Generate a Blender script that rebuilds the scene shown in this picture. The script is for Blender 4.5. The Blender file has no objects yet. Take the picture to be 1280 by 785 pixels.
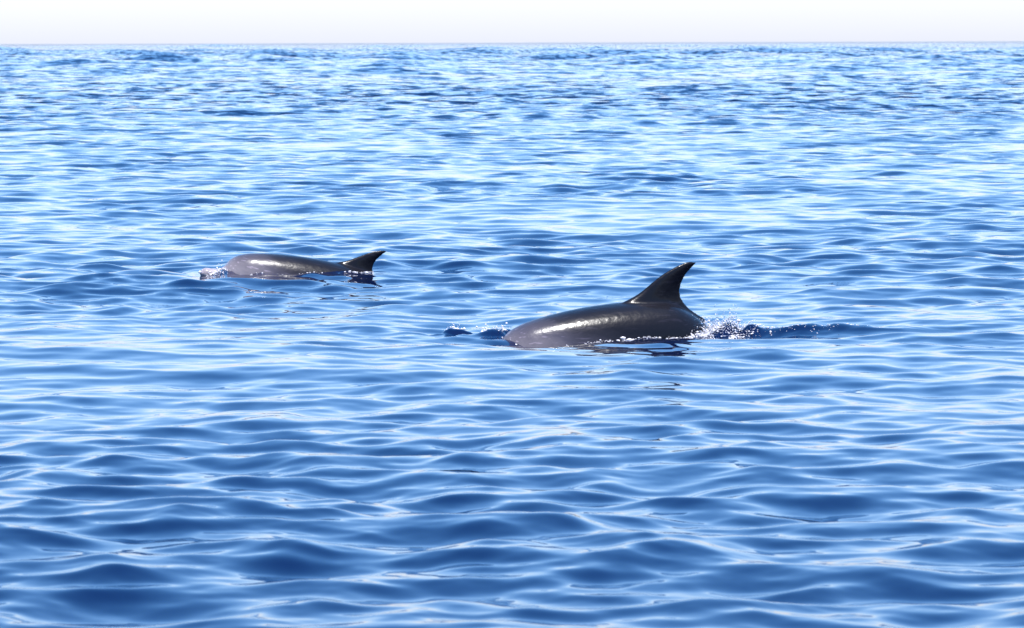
import bpy, bmesh, math, random
import numpy as np
from mathutils import Vector, Matrix
R = math.radians
sc = bpy.context.scene
col = sc.collection

# ------------------------------------------------------------------ camera
CAM_H = 1.53
cd = bpy.data.cameras.new('camera'); cam = bpy.data.objects.new('camera', cd); col.objects.link(cam)
cd.sensor_width = 36.0; cd.lens = 150.0; cd.clip_start = 0.1; cd.clip_end = 60000
cam.location = (0, 0, CAM_H)
cam.rotation_mode = 'XYZ'
cam.matrix_world = (Matrix.Translation((0, 0, CAM_H)) @ Matrix.Rotation(R(90 - 3.642), 4, 'X') @ Matrix.Rotation(R(-0.16), 4, 'Z'))
cd.dof.use_dof = True; cd.dof.focus_distance = 27.0; cd.dof.aperture_fstop = 14.0
sc.camera = cam

# ------------------------------------------------------------------ sky, sun, exposure
SUN_EL, SUN_AZ = 74.0, 145.0          # azimuth clockwise from +Y (the view direction)
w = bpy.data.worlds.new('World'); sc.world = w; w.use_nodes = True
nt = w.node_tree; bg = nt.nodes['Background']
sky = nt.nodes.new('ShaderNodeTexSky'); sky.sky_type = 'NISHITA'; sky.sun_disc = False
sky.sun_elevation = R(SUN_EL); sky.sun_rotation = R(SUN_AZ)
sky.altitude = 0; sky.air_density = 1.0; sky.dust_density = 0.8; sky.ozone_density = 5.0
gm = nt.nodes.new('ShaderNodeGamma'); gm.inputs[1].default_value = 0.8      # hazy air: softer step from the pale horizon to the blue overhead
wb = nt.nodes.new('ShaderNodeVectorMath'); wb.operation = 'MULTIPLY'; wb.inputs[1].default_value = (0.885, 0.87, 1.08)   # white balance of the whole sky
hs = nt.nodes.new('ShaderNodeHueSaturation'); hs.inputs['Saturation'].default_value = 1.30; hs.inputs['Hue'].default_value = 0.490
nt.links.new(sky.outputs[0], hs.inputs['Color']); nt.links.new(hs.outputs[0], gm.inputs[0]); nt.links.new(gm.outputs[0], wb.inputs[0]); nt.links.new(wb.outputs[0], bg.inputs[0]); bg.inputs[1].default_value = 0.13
sd = bpy.data.lights.new('sun', 'SUN'); sun = bpy.data.objects.new('sun', sd); col.objects.link(sun)
sd.energy = 4.0; sd.angle = R(0.53); sd.color = (1.0, 0.97, 0.92)
S = Vector((math.sin(R(SUN_AZ)) * math.cos(R(SUN_EL)), math.cos(R(SUN_AZ)) * math.cos(R(SUN_EL)), math.sin(R(SUN_EL))))
sun.rotation_euler = S.to_track_quat('Z', 'Y').to_euler(); sun.location = S * 50
sc.view_settings.view_transform = 'Standard'; sc.view_settings.look = 'None'
sc.view_settings.exposure = 1.68; sc.view_settings.gamma = 1.0
sc.render.engine = 'CYCLES'
sc.cycles.use_denoising = True
sc.cycles.max_bounces = 8

# ------------------------------------------------------------------ material helpers
def new_mat(name):
    m = bpy.data.materials.new(name); m.use_nodes = True
    n = m.node_tree.nodes; return m, n, m.node_tree.links, n['Principled BSDF']
def math_node(n, l, op, a, b=None):
    k = n.new('ShaderNodeMath'); k.operation = op
    for i, v in enumerate((a, b)):
        if v is None: continue
        if hasattr(v, 'is_linked'): l.new(v, k.inputs[i])
        else: k.inputs[i].default_value = v
    return k.outputs[0]

def water_material():
    m, n, l, p = new_mat('sea_water')
    p.inputs['Base Color'].default_value = (0.00003, 0.0030, 0.022, 1)
    p.inputs['Roughness'].default_value = 0.025
    p.inputs['IOR'].default_value = 1.333
    geo = n.new('ShaderNodeNewGeometry'); tc = n.new('ShaderNodeTexCoord')
    at = n.new('ShaderNodeAttribute'); at.attribute_name = 'ripple'
    at2 = n.new('ShaderNodeAttribute'); at2.attribute_name = 'fine'
    def slopes(scale, detail, strength):
        t = n.new('ShaderNodeTexNoise'); t.inputs['Scale'].default_value = scale
        t.inputs['Detail'].default_value = detail; t.inputs['Roughness'].default_value = 0.55
        l.new(tc.outputs['Object'], t.inputs['Vector'])
        s = n.new('ShaderNodeVectorMath'); s.operation = 'SUBTRACT'
        l.new(t.outputs['Color'], s.inputs[0]); s.inputs[1].default_value = (.5, .5, .5)
        k = n.new('ShaderNodeVectorMath'); k.operation = 'MULTIPLY'
        l.new(s.outputs[0], k.inputs[0]); k.inputs[1].default_value = (1, 1, 0)
        q = n.new('ShaderNodeVectorMath'); q.operation = 'SCALE'
        l.new(k.outputs[0], q.inputs[0]); l.new(strength, q.inputs['Scale'])
        return q.outputs[0]
    a = slopes(1.3, 4.0, math_node(n, l, 'MULTIPLY', at.outputs['Fac'], 10.0))
    b = slopes(14.0, 2.0, at2.outputs['Fac'])
    s1 = n.new('ShaderNodeVectorMath'); s1.operation = 'ADD'; l.new(a, s1.inputs[0]); l.new(b, s1.inputs[1])
    s2 = n.new('ShaderNodeVectorMath'); s2.operation = 'ADD'; l.new(s1.outputs[0], s2.inputs[0]); l.new(geo.outputs['Normal'], s2.inputs[1])
    nn = n.new('ShaderNodeVectorMath'); nn.operation = 'NORMALIZE'; l.new(s2.outputs[0], nn.inputs[0])
    l.new(nn.outputs[0], p.inputs['Normal'])
    return m

def skin_material():
    m, n, l, p = new_mat('dolphin_skin')
    at = n.new('ShaderNodeAttribute'); at.attribute_name = 'belly_and_shade'
    tc = n.new('ShaderNodeTexCoord')
    t = n.new('ShaderNodeTexNoise'); t.inputs['Scale'].default_value = 5.0; t.inputs['Detail'].default_value = 6
    l.new(tc.outputs['Object'], t.inputs['Vector'])
    f = math_node(n, l, 'ADD', at.outputs['Fac'], math_node(n, l, 'MULTIPLY', math_node(n, l, 'SUBTRACT', t.outputs[0], 0.5), 0.3))
    r = n.new('ShaderNodeValToRGB'); l.new(f, r.inputs[0])
    e = r.color_ramp.elements
    e[0].position = 0.0; e[0].color = (0.0050, 0.0050, 0.0075, 1)
    e[1].position = 1.0; e[1].color = (0.30, 0.265, 0.285, 1)
    x = r.color_ramp.elements.new(0.45); x.color = (0.044, 0.041, 0.056, 1); x = r.color_ramp.elements.new(0.2); x.color = (0.012, 0.0115, 0.016, 1)
    mp = n.new('ShaderNodeMapping'); mp.inputs['Scale'].default_value = (5, 50, 70); mp.inputs['Rotation'].default_value = (0, 0.2, 0.1)
    l.new(tc.outputs['Object'], mp.inputs['Vector'])
    t3 = n.new('ShaderNodeTexNoise'); t3.inputs['Scale'].default_value = 1.0; t3.inputs['Detail'].default_value = 2; l.new(mp.outputs[0], t3.inputs['Vector'])
    sc_ = n.new('ShaderNodeValToRGB'); l.new(t3.outputs[0], sc_.inputs[0])       # faint pale rake marks along the body
    sc_.color_ramp.elements[0].position = 0.60; sc_.color_ramp.elements[0].color = (1, 1, 1, 1)
    sc_.color_ramp.elements[1].position = 0.70; sc_.color_ramp.elements[1].color = (1.9, 1.8, 1.85, 1)
    mu = n.new('ShaderNodeVectorMath'); mu.operation = 'MULTIPLY'; l.new(r.outputs[0], mu.inputs[0]); l.new(sc_.outputs[0], mu.inputs[1])
    l.new(mu.outputs[0], p.inputs['Base Color'])
    p.inputs['Roughness'].default_value = 0.27
    p.inputs['IOR'].default_value = 1.21
    p.inputs['Coat Weight'].default_value = 0.06
    p.inputs['Coat Roughness'].default_value = 0.06
    t2 = n.new('ShaderNodeTexNoise'); t2.inputs['Scale'].default_value = 24.0; t2.inputs['Detail'].default_value = 4
    l.new(tc.outputs['Object'], t2.inputs['Vector'])
    b = n.new('ShaderNodeBump'); b.inputs['Strength'].default_value = 0.3; b.inputs['Distance'].default_value = 0.008
    l.new(t2.outputs[0], b.inputs['Height']); l.new(b.outputs[0], p.inputs['Normal']); l.new(b.outputs[0], p.inputs['Coat Normal'])
    return m

def plain(name, c, rough, **kw):
    m, n, l, p = new_mat(name)
    p.inputs['Base Color'].default_value = (*c, 1); p.inputs['Roughness'].default_value = rough
    for k, v in kw.items(): p.inputs[k].default_value = v
    return m
WATER = water_material(); SKIN = skin_material()
EYE = plain('eye', (0.008, 0.006, 0.006), 0.08)
FOAM = plain('foam', (0.70, 0.68, 0.72), 0.3, IOR=1.333)
FOAM.node_tree.nodes['Principled BSDF'].inputs['Transmission Weight'].default_value = 0.25
DROP = plain('water_drops', (0.95, 0.97, 1.0), 0.03, IOR=1.333)
DROP.node_tree.nodes['Principled BSDF'].inputs['Transmission Weight'].default_value = 1.0

# ------------------------------------------------------------------ sea
NY, FY = 22.88, 28.40      # distances of the two animals from the camera
rng = np.random.default_rng(11)
def smooth(e0, e1, x):
    t = np.clip((x - e0) / (e1 - e0), 0, 1); return t * t * (3 - 2 * t)

# wave components: (wavelength band, number, rms slope of the band, spread of direction)
BANDS = [(30.0, 90.0, 20, 0.050, 0.8), (8.0, 30.0, 44, 0.095, 0.9), (4.5, 8.0, 14, 0.010, 0.7), (1.8, 4.5, 24, 0.013, 0.8), (0.9, 1.8, 30, 0.030, 0.95), (0.42, 0.9, 56, 0.080, 1.1),
         (0.22, 0.42, 56, 0.064, 1.25), (0.12, 0.22, 44, 0.030, 1.5), (0.07, 0.12, 30, 0.013, 1.7)]
WAVES = []
for lo, hi, n_, s_, spread in BANDS:
    for i in range(n_):
        lam = lo * (hi / lo) ** ((i + rng.random()) / n_)
        th = R(-82) + rng.normal() * spread
        if rng.random() < 0.25: th += math.pi * 0.5 * rng.normal()
        k = 2 * math.pi / lam
        amp = s_ * math.sqrt(2.0 / n_) / k * (0.6 + 0.8 * rng.random())
        WAVES.append((lam, k * math.cos(th), k * math.sin(th), amp, rng.random() * 2 * math.pi, th))
rng2 = np.random.default_rng(8)
GUST = [(2 * math.pi / l_ * math.cos(a_), 2 * math.pi / l_ * math.sin(a_), p_) for l_, a_, p_ in
        zip(np.exp(rng2.uniform(math.log(4), math.log(90), 16)), rng2.uniform(0, 2 * math.pi, 16), rng2.uniform(0, 6.28, 16))]
def gust(x, y):
    g = np.zeros_like(x)
    for kx, ky, ph in GUST: g += np.sin(kx * x + ky * y + ph)
    g = g / math.sqrt(8)
    yy = y + 6 * np.sin(x * 0.05 + 1.0) + 3 * np.sin(x * 0.17)         # a breeze lies across the sea in bands
    band = 1.9 * np.exp(-((np.log(np.maximum(yy, 1) / 122.0)) / 0.36) ** 2) + 1.0 * smooth(300, 420, yy)
    for ax, ay in ((0.5, NY - 0.4), (-1.5, FY - 0.4)):                 # the animals have ruffled the water round them
        band = band + 0.35 * np.exp(-((x - ax) / 1.3) ** 2 - ((y - ay) / 1.6) ** 2)
    return g * 0.38 + 1.25 * band

# local humps and ridges pushed up by the animals: x0,y0,x1,y1,height,front width,back width
RIDGES = []
CHURN = []          # x, y, rx, ry, height
def local_height(x, y):
    h = np.zeros_like(x)
    for x0, y0, x1, y1, hh, wf, wb in RIDGES:
        dx, dy = x1 - x0, y1 - y0; L2 = dx * dx + dy * dy
        near = (x > min(x0, x1) - 1) & (x < max(x0, x1) + 1) & (y > min(y0, y1) - 1) & (y < max(y0, y1) + 1)
        xs, ys = x[near], y[near]
        t = np.clip(((xs - x0) * dx + (ys - y0) * dy) / L2, 0, 1)
        qx, qy = xs - (x0 + t * dx), ys - (y0 + t * dy)
        d = np.hypot(qx, qy); wd = np.where(qy < 0, wf, wb)
        taper = np.sin(math.pi * (0.04 + 0.92 * t)) ** 1.2 * (0.9 + 0.14 * np.sin(t * 9 + x0 * 7) + 0.08 * np.sin(t * 23 + x0))
        h[near] += hh * taper * np.exp(-(d / wd) ** 2)
    for cx, cy, rx, ry, hh in CHURN:
        near = (np.abs(x - cx) < 3 * rx) & (np.abs(y - cy) < 3 * ry)
        xs, ys = x[near], y[near]
        e = np.exp(-((xs - cx) / rx) ** 2 - ((ys - cy) / ry) ** 2)
        q = np.zeros_like(xs); r2 = np.random.default_rng(5)
        for i in range(40):
            lam = 0.06 * (3.6 ** r2.random()); a = r2.random() * 6.283
            q += np.sin(6.283 / lam * (xs * math.cos(a) + ys * math.sin(a)) + r2.random() * 6.283) * lam / 0.14
        h[near] += hh * e * q / 5.0
    return h

def build_sea():
    fine = np.arange(-0.22, 0.2201, 0.00099)
    coarse_r = 0.22 + (math.pi - 0.22) * (np.linspace(0, 1, 34)[1:]) ** 1.6
    ang = np.concatenate([-coarse_r[::-1], fine, coarse_r[:-1]])          # clockwise from +Y
    rad = [2.2]
    while rad[-1] < 26000:
        r = rad[-1]
        q = 1.006 if r < 9.6 else 1.0015 if r < 21.6 else 1.0008 if r < 23.6 else 1.0015 if r < 90 else 1.0018 if r < 180 else 1.0027 if r < 300 else 1.006 if r < 800 else 1.012 if r < 6000 else 1.05
        rad.append(r * q)
    rad = np.array(rad)
    na, nr = len(ang), len(rad)
    A, Rr = np.meshgrid(ang, rad)
    dth = np.gradient(ang); dr = np.gradient(rad)
    dthw = np.abs(dth); dthw[0] = dthw[-1] = dthw[1]
    X = (Rr * np.sin(A)).astype(np.float32).ravel(); Y = (Rr * np.cos(A)).astype(np.float32).ravel()
    sp = np.maximum(Rr * dthw[None, :], dr[:, None]).astype(np.float32).ravel()
    Z = np.zeros_like(X); DX = np.zeros_like(X); DY = np.zeros_like(X); lost = np.zeros_like(X)
    g = gust(X, Y)
    ripple_gain = np.clip(0.64 + 0.5 * g, 0.4, 2.5).astype(np.float32)
    chop = 0.85
    offshore = (0.08 + 0.92 * smooth(100, 330, Rr.ravel())).astype(np.float32)      # longer, rougher waves out in the open
    spr = sp.reshape(nr, na)
    for lam, kx, ky, amp, ph, th in WAVES:
        s2 = (amp * math.hypot(kx, ky)) ** 2 / 2
        # rows where anything of this wave survives
        wgt = smooth(2.2, 4.5, lam / sp)
        gain = ripple_gain if lam < 0.7 else 0.3 + 0.8 * ripple_gain if lam < 4 else 0.5 + 0.5 * ripple_gain
        if lam > 8: gain = gain * offshore
        elif lam > 1.8: gain = gain * (1 + 2.6 * offshore)
        if lam > 30: gain = gain * smooth(400, 1300, Rr.ravel())
        lost += (1 - wgt * wgt) * s2 * (gain * gain)
        idx = np.nonzero(wgt > 0.001)[0]
        arg = kx * X[idx] + ky * Y[idx] + np.float32(ph)
        a = amp * wgt[idx] * gain[idx]
        Z[idx] += a * np.sin(arg)
        c = a * np.cos(arg) * chop
        DX[idx] += c * math.cos(th); DY[idx] += c * math.sin(th)
    Z += local_height(X, Y).astype(np.float32)
    Xd, Yd = X + DX, Y + DY
    co = np.empty((nr * na + 1, 3), np.float32)
    co[:-1, 0] = Xd; co[:-1, 1] = Yd; co[:-1, 2] = Z; co[-1] = (0, 0, 0)
    i, j = np.meshgrid(np.arange(nr - 1), np.arange(na), indexing='ij')
    j2 = (j + 1) % na
    quads = np.stack([i * na + j, i * na + j2, (i + 1) * na + j2, (i + 1) * na + j], -1).reshape(-1, 4)[:, ::-1]
    jj = np.arange(na); tris = np.stack([np.full(na, nr * na), (jj + 1) % na, jj], -1)[:, ::-1]
    tris = tris[:, ::-1]
    nq, ntz = len(quads), len(tris)
    me = bpy.data.meshes.new('sea')
    me.vertices.add(len(co)); me.vertices.foreach_set('co', co.ravel())
    me.loops.add(nq * 4 + ntz * 3)
    me.loops.foreach_set('vertex_index', np.concatenate([quads.ravel(), tris.ravel()]).astype(np.int32))
    me.polygons.add(nq + ntz)
    me.polygons.foreach_set('loop_start', np.concatenate([np.arange(nq) * 4, nq * 4 + np.arange(ntz) * 3]).astype(np.int32))
    me.polygons.foreach_set('use_smooth', np.ones(nq + ntz, bool))
    me.update(calc_edges=True)
    at = me.attributes.new('ripple', 'FLOAT', 'POINT')
    v = np.zeros(len(co), np.float32); v[:-1] = np.sqrt(lost) * 1.0; at.data.foreach_set('value', v)
    at = me.attributes.new('fine', 'FLOAT', 'POINT')
    v = np.zeros(len(co), np.float32); v[:-1] = 0.04 * ripple_gain; at.data.foreach_set('value', v)
    me.materials.append(WATER)
    o = bpy.data.objects.new('sea', me); col.objects.link(o)
    o['kind'] = 'structure'; o['label'] = 'rippled blue sea reaching to the horizon'; o['category'] = 'sea'
    return o

# ------------------------------------------------------------------ dolphins
ST = [ # s, top, bottom, half width   (fractions of the body length, s from the snout tip)
 (0.000, -0.012, -0.020, 0.006), (0.006, -0.004, -0.028, 0.014), (0.03, 0.002, -0.033, 0.019), (0.058, 0.008, -0.037, 0.024),
 (0.068, 0.016, -0.040, 0.029), (0.078, 0.036, -0.044, 0.038), (0.092, 0.051, -0.050, 0.047), (0.12, 0.066, -0.060, 0.059),
 (0.16, 0.077, -0.072, 0.069), (0.22, 0.088, -0.086, 0.080), (0.30, 0.098, -0.097, 0.089), (0.38, 0.103, -0.101, 0.093),
 (0.46, 0.103, -0.098, 0.090), (0.54, 0.097, -0.089, 0.080), (0.62, 0.085, -0.075, 0.065), (0.70, 0.069, -0.057, 0.047),
 (0.78, 0.053, -0.038, 0.031), (0.86, 0.038, -0.022, 0.019), (0.93, 0.026, -0.011, 0.013), (0.98, 0.017, -0.004, 0.010), (1.0, 0.012, 0.002, 0.005)]
STA = np.array(ST)
def hermite(s, xs, ys):
    d = np.gradient(ys, xs); i = int(np.clip(np.searchsorted(xs, s) - 1, 0, len(xs) - 2))
    h = xs[i + 1] - xs[i]; t = (s - xs[i]) / h
    return ((2*t**3 - 3*t**2 + 1) * ys[i] + (t**3 - 2*t**2 + t) * h * d[i] + (-2*t**3 + 3*t**2) * ys[i+1] + (t**3 - t**2) * h * d[i+1])
def station(s): return tuple(hermite(s, STA[:, 0], STA[:, c]) for c in (1, 2, 3))

def loft(bm, rings):
    """rings: lists of equal length of points; closed ends"""
    vs = [[bm.verts.new(p) for p in r] for r in rings]
    n = len(rings[0])
    for a, b in zip(vs, vs[1:]):
        for k in range(n): bm.faces.new((a[k], a[(k+1) % n], b[(k+1) % n], b[k]))
    bm.faces.new(vs[0][::-1]); bm.faces.new(vs[-1])

def fin_loft(bm, secs, place, nseg=20):
    """secs: (leading x, trailing x, height, thickness); place(x, t, h) -> point"""
    rings = []
    for le, te, h, th in secs:
        c = te - le; ring = []
        for k in range(nseg):
            a = 2 * math.pi * k / nseg
            u = 0.5 - 0.5 * math.cos(a)
            prof = (math.sqrt(max(u, 0)) * (1 - u) ** 0.85) * 1.75
            side = 1 if math.sin(a) >= 0 else -1
            ring.append(place(le + c * u, side * th * 0.5 * max(prof, 0.12 if 0 < k < nseg and k != nseg // 2 else 0.0), h))
        rings.append(ring)
    loft(bm, rings)

def interp_secs(pts, n):
    P = np.array(pts); t = np.linspace(0, 1, len(P)); out = []
    for q in np.linspace(0, 1, n): out.append(tuple(hermite(q, t, P[:, c]) for c in range(P.shape[1])))
    return out

def make_dolphin(L, bend, fin, s_fin, label, loc, heading, pitch, roll, side_bend=0.0, scale_fin=1.0):
    """origin of the mesh: on the spine below the dorsal fin; +X forward, +Z up"""
    def drop(u):        # the back arches: gentle towards the head, bent down behind the fin
        return np.where(u < 0, -bend[0] * u * u, -bend[1] * (np.sqrt(u * u + 0.0064) - 0.08))
    def spine(s):
        u = s - s_fin
        return Vector((-u * L, side_bend * u * u * L, float(drop(u)) * L))
    bm = bmesh.new()
    rings = []; N = 40
    for s in np.concatenate([np.linspace(0, 0.12, 26)[:-1], np.linspace(0.12, 1, 60)]):
        top, bot, hw = station(float(s)); c = spine(s)
        mid, hh = (top + bot) / 2, (top - bot) / 2
        ring = []
        for k in range(N):
            a = 2 * math.pi * k / N
            ca, sa = math.cos(a), math.sin(a)
            px = math.copysign(abs(ca) ** 0.92, ca) * hw; pz = math.copysign(abs(sa) ** 0.95, sa) * hh + mid
            ring.append(c + Vector((0, px * L, pz * L)))
        rings.append(ring)
    loft(bm, rings)
    top0 = station(s_fin)[0] * L
    # dorsal fin, sections run from inside the back up to the tip
    fin_loft(bm, interp_secs(fin, 26), lambda x, t, h: Vector((-x, t, top0 + h)))
    # pectoral fins
    for sg in (-1, 1):
        secs = interp_secs([(-0.01, .17, -0.04, .05), (0.0, .17, .03, .045), (.04, .185, .12, .035), (.10, .20, .22, .026), (.175, .225, .31, .018), (.225, .235, .345, .012)], 16)
        b = spine(0.235); hw = station(0.235)[2] * L
        def pl(x, t, h, sg=sg, b=b, hw=hw):
            k = L / 2.5
            return b + Vector((-x * k * 0.9 + 0.06, sg * (hw * 0.82 + h * k * 0.62), -0.055 * L - h * k * 0.72 + t * 0.8))
        fin_loft(bm, secs, pl, 14)
    # tail flukes
    e = spine(0.965)
    for sg in (-1, 1):
        secs = interp_secs([(-.06, .15, -0.03, .045), (-.03, .155, .06, .038), (.04, .17, .16, .028), (.12, .20, .25, .02), (.20, .235, .315, .012)], 16)
        fin_loft(bm, secs, lambda x, t, h, sg=sg: e + Vector((-x * L / 2.5, sg * h * L / 2.5, t)), 14)
    bmesh.ops.recalc_face_normals(bm, faces=bm.faces)
    me = bpy.data.meshes.new('dolphin'); bm.to_mesh(me); bm.free()
    o = bpy.data.objects.new('dolphin', me); col.objects.link(o)
    md = o.modifiers.new('r', 'REMESH'); md.mode = 'VOXEL'; md.voxel_size = 0.0075; md.use_smooth_shade = True
    ms = o.modifiers.new('s', 'SMOOTH'); ms.factor = 0.5; ms.iterations = 11
    dg = bpy.context.evaluated_depsgraph_get()
    me2 = bpy.data.meshes.new_from_object(o.evaluated_get(dg)); o.modifiers.clear(); o.data = me2; bpy.data.meshes.remove(me)
    me2.name = 'dolphin'
    n = len(me2.vertices); co = np.empty(n * 3, np.float32); me2.vertices.foreach_get('co', co); co = co.reshape(-1, 3)
    u = -co[:, 0] / L; s = np.clip(u + s_fin, 0, 1)
    zc = drop(u) * L
    rel = (co[:, 2] - zc) / L
    belly_and_shade = np.clip(0.50 - rel * 6.2 - 1.8 * np.clip(s - 0.30, 0, 1) + 0.42 * np.exp(-((s - 0.10) / 0.15) ** 2), 0, 1)  # countershading and paler head; shade on rear flank and fin painted into the tone
    belly_and_shade = np.where(rel > 0.104, -0.25, belly_and_shade - 0.1)
    at = me2.attributes.new('belly_and_shade', 'FLOAT', 'POINT'); at.data.foreach_set('value', belly_and_shade.astype(np.float32))
    me2.polygons.foreach_set('use_smooth', np.ones(len(me2.polygons), bool))
    me2.materials.append(SKIN)
    o.location = loc
    o.rotation_euler = (Matrix.Rotation(R(heading), 4, 'Z') @ Matrix.Rotation(R(pitch), 4, 'Y') @ Matrix.Rotation(R(roll), 4, 'X')).to_euler()
    o['label'] = label; o['category'] = 'dolphin'; o['group'] = 'dolphins surfacing'
    # eyes
    for sg in (-1, 1):
        b = bmesh.new(); bmesh.ops.create_uvsphere(b, u_segments=16, v_segments=10, radius=0.013)
        m = bpy.data.meshes.new('eye'); b.to_mesh(m); b.free(); m.materials.append(EYE)
        for pz in m.polygons: pz.use_smooth = True
        ey = bpy.data.objects.new('eye', m); col.objects.link(ey); ey.parent = o
        top, bot, hw = station(0.115); c = spine(0.115)
        ey.location = c + Vector((0, sg * (hw * L - 0.003), -0.004 * L))
    return o

# dorsal fin sections: leading x, trailing x, height, thickness (metres, x towards the tail)
FIN_A = [(-.52, .29, -.115, .18), (-.350, .185, -.050, .145), (-.225, .138, .0, .104), (-.130, .120, .045, .074), (-.068, .126, .09, .058),
         (-.008, .148, .135, .046), (.055, .180, .172, .036), (.115, .208, .198, .030), (.158, .216, .212, .026)]
FIN_B = [(x * (.84 if x < 0 else .68), y * .66, z * .78, t * .75) for x, y, z, t in FIN_A]

near = make_dolphin(2.25, (0.06, 0.70), FIN_A, 0.475,
    'grey dolphin with a tall black hooked dorsal fin, splash behind it', (0.785, NY, -0.088), 180 + 22, 1.0, -7)
far = make_dolphin(2.2, (0.06, 0.45), FIN_B, 0.475,
    'smaller grey dolphin with its head raised and a low swept fin', (-1.07, FY, -0.195), 180 + 15, -15.5, -4)

RIDGES += [
 (-0.15, NY - 0.10, 0.22, NY - 0.06, 0.058, 0.06, 0.12),   # bow wave beside the head
 (-0.24, NY - 0.20, -0.02, NY - 0.14, 0.034, 0.05, 0.08),
 (-0.42, NY - 0.08, -0.18, NY - 0.12, 0.022, 0.05, 0.08),
 (-0.37, NY, -0.24, NY - 0.02, 0.036, 0.08, 0.10),         # hump above the snout
 (0.85, NY + 0.02, 1.95, NY - 0.12, 0.050, 0.08, 0.16),    # wake ridge behind the fin
 (1.3, NY - 0.10, 2.25, NY - 0.25, 0.026, 0.09, 0.18),
 (-1.98, FY - 0.33, -1.80, FY - 0.35, 0.035, 0.08, 0.10),  # water lifted by the far snout
 (-0.15, NY - 0.62, 0.65, NY - 0.36, -0.07, 0.22, 0.16),      # trough along the flank
]
CHURN += [(1.13, NY + 0.02, 0.22, 0.13, 0.014), (1.55, NY - 0.07, 0.50, 0.16, 0.005), (-0.12, NY - 0.12, 0.26, 0.14, 0.013),
          (0.75, NY - 0.28, 0.40, 0.07, 0.007), (-1.7, FY - 0.25, 0.35, 0.12, 0.008)]
sea = build_sea()

# ------------------------------------------------------------------ spray and foam
from mathutils.kdtree import KDTree
from mathutils import noise as mnoise
def sea_points():
    me = sea.data; n = len(me.vertices); co = np.empty(n * 3, np.float32); me.vertices.foreach_get('co', co); co = co.reshape(-1, 3)
    k = (co[:, 0] > -2.6) & (co[:, 0] < 2.6) & (co[:, 1] > NY - 1.2) & (co[:, 1] < FY + 0.8)
    return co[k]
SP = sea_points()
kd = KDTree(len(SP))
for i_, p_ in enumerate(SP): kd.insert((p_[0], p_[1], 0), i_)
kd.balance()
def sea_z(x, y): return float(SP[kd.find((x, y, 0))[1]][2])

ICO = bmesh.new(); bmesh.ops.create_icosphere(ICO, subdivisions=1, radius=1.0)
ICO_V = [v.co.copy() for v in ICO.verts]; ICO.verts.index_update(); ICO_F = [[v.index for v in f.verts] for f in ICO.faces]
class Bits:
    def __init__(self): self.v, self.f = [], []
    def blob(self, p, r, flat=1.0, rough=0.3):
        b = len(self.v); q = random.random() * 6.28; c, s_ = math.cos(q), math.sin(q); st = 1 + random.random() * 0.8
        for v in ICO_V:
            k = r * (1 + rough * (random.random() - 0.5))
            x, y, z = v.x * k * st, v.y * k, v.z * k * flat
            self.v.append((p[0] + x * c - y * s_, p[1] + x * s_ + y * c, p[2] + z))
        self.f += [[b + i for i in f] for f in ICO_F]
    def tongue(self, p, vel, t1, r0):
        """a thin sheet of water thrown up along a ballistic arc"""
        n, m = 9, 6; b = len(self.v); g = 9.81
        for i in range(n):
            t = t1 * i / (n - 1); c = Vector(p) + Vector(vel) * t + Vector((0, 0, -0.5 * g * t * t))
            r = r0 * (1 - 0.82 * i / (n - 1)) * (0.75 + 0.5 * random.random())
            for k in range(m):
                a = 6.283 * k / m; self.v.append((c.x + r * 1.3 * math.cos(a), c.y + r * math.sin(a), c.z + 0.4 * r * math.sin(a * 2)))
        for i in range(n - 1):
            for k in range(m):
                self.f.append([b + i * m + k, b + i * m + (k + 1) % m, b + (i + 1) * m + (k + 1) % m, b + (i + 1) * m + k])
        self.f.append([b + k for k in range(m)][::-1]); self.f.append([b + (n - 1) * m + k for k in range(m)])
        self.blob(c, r0 * 0.5)
    def build(self, name, label, mat):
        me = bpy.data.meshes.new(name); me.from_pydata(self.v, [], self.f); me.update()
        for p in me.polygons: p.use_smooth = True
        me.materials.append(mat); o = bpy.data.objects.new(name, me); col.objects.link(o)
        o['kind'] = 'stuff'; o['label'] = label; o['category'] = name.replace('_', ' ')
        return o
random.seed(4)

def waterline(o, keep):
    """points where the skin of an animal meets the sea"""
    bpy.context.view_layer.update()
    mw = np.array(o.matrix_world); n = len(o.data.vertices); co = np.empty(n * 3, np.float32); o.data.vertices.foreach_get('co', co)
    co = co.reshape(-1, 3); wc = co @ mw[:3, :3].T + mw[:3, 3]
    out = []
    for p in wc[np.abs(wc[:, 2]) < 0.16]:
        dz = p[2] - sea_z(p[0], p[1])
        if abs(dz) < 0.012 and random.random() < keep(p): out.append(p)
    return out

# white spray thrown up behind the tall fin
b = Bits(); d_ = Bits()
for i in range(2400):
    x = 0.95 + abs(random.gauss(0, 0.16)); y = NY + random.gauss(0, 0.07)
    h = random.expovariate(1 / 0.020) * math.exp(-((x - 1.13) / 0.22) ** 2)
    (b if random.random() < 0.5 else d_).blob((x, y, sea_z(x, y) + min(h, 0.13)), 0.0010 + random.expovariate(1 / 0.0011))
for i in range(40):
    x = 0.97 + random.random() * 0.30; y = NY + random.gauss(0, 0.05)
    v = 0.35 + random.random() * 0.6
    (b if i % 3 == 0 else d_).tongue((x, y, sea_z(x, y) - 0.01), (random.gauss(0, .25), random.gauss(0, .15), v), v / 9.81 * (0.8 + 0.5 * random.random()), 0.003 + 0.004 * random.random())
for i in range(60):         # drops of the tall jet
    t = random.random(); x = 1.18 + 0.02 * t + random.gauss(0, .004 + .012 * t); z = 0.13 * t
    (b if i % 3 else d_).blob((x, NY - 0.02 + random.gauss(0, .012), sea_z(x, NY - 0.02) + z), (0.0035 - 0.0022 * t) * (0.5 + random.random()))
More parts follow.
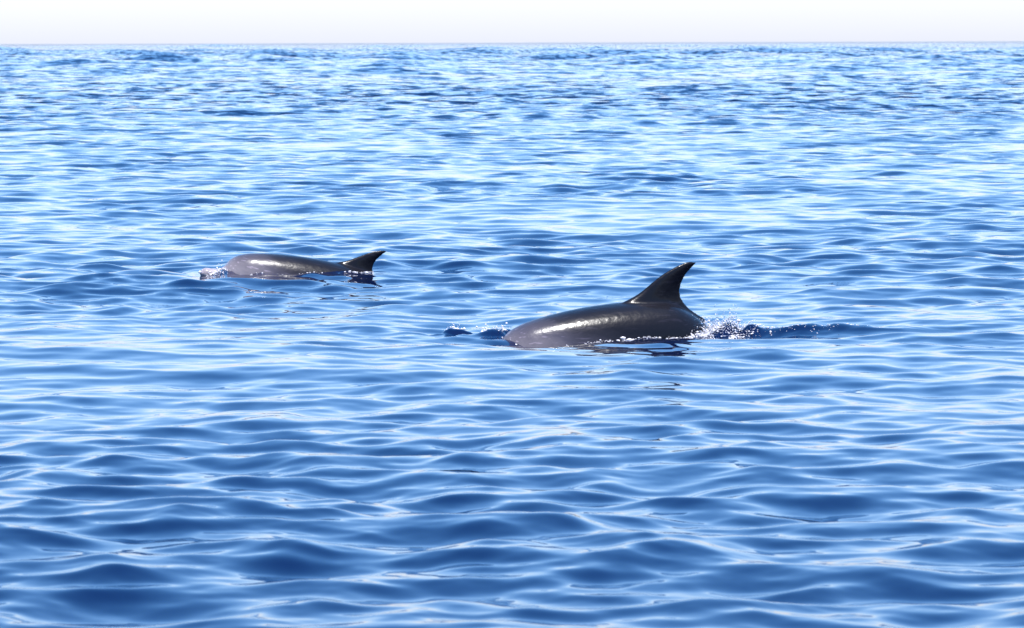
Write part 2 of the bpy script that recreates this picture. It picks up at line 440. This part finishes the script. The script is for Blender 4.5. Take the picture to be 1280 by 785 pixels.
b.build('white_spray', 'white spray leaping up just behind the tall hooked fin', FOAM)
d_.build('water_drops', 'clear drops flying over the splash behind the tall hooked fin', DROP)

# bubbles on the wake
b = Bits()
for i in range(1500):
    x = 0.93 + abs(random.gauss(0, 0.17)); y = NY - 0.05 - 0.07 * (x - 1) + random.gauss(0, 0.07)
    if mnoise.noise((x * 16, y * 10, 2)) < -0.05: continue
    b.blob((x, y, sea_z(x, y) + random.random() * 0.004), 0.0014 + random.expovariate(1 / 0.0014), 0.7)
for i in range(900):
    x = 0.95 + random.random() ** 2.0 * 1.05; y = NY - 0.04 - 0.07 * (x - 1) + random.gauss(0, 0.055)
    if mnoise.noise((x * 7, y * 9, 0)) < 0.0: continue
    b.blob((x, y, sea_z(x, y)), 0.0008 + random.expovariate(1 / 0.0013), 0.5)
b.build('wake_foam', 'line of bubbles trailing along the wake behind the tall hooked fin', FOAM)

# foam where the skins meet the sea
b = Bits()
for p in waterline(near, lambda p: 0.05 + 0.95 * min(max((p[0] - 0.15) / 0.5, 0), 1)):
    if mnoise.noise((p[0] * 14, p[1] * 14, 0)) < -0.05: continue
    for k in range(2):
        x, y = p[0] + random.gauss(0, .015), p[1] + 0.005 - abs(random.gauss(0, .035))
        b.blob((x, y, sea_z(x, y) + random.expovariate(1 / 0.003)), 0.0008 + random.expovariate(1 / 0.0014), 0.7)
b.build('flank_foam', 'broken foam along the flank of the dolphin with the tall hooked fin', FOAM)
b = Bits()
for p in waterline(far, lambda p: 0.35):
    if mnoise.noise((p[0] * 11, p[1] * 11, 3)) < 0.05: continue
    x, y = p[0] + random.gauss(0, .012), p[1] - abs(random.gauss(0, .03))
    b.blob((x, y, sea_z(x, y) + 0.001), 0.001 + random.expovariate(1 / 0.0016), 0.6)
b.build('flank_foam', 'thin foam along the flank of the smaller dolphin with raised head', FOAM)

# froth at the two snouts
b = Bits()
for cx, cy, n_, sp_ in ((-0.29, (NY - 0.02), 300, .024), (-0.14, (NY - 0.12), 170, .02), (-0.08, (NY - 0.15), 90, .05)):
    for i in range(n_):
        x = cx + random.gauss(0, sp_); y = cy + random.gauss(0, .03)
        b.blob((x, y, sea_z(x, y) + random.expovariate(1 / 0.008)), 0.0010 + random.expovariate(1 / 0.0013))
b.build('snout_froth', 'froth on the dark bow wave ahead of the tall finned dolphin', FOAM)
b = Bits()
for i in range(170):
    x = -1.94 + random.gauss(0, .035); y = (FY - 0.36) + random.gauss(0, .04)
    b.blob((x, y, sea_z(x, y) + random.expovariate(1 / 0.010)), 0.0010 + random.expovariate(1 / 0.0015))
b.build('snout_froth', 'froth around the snout of the smaller dolphin', FOAM)
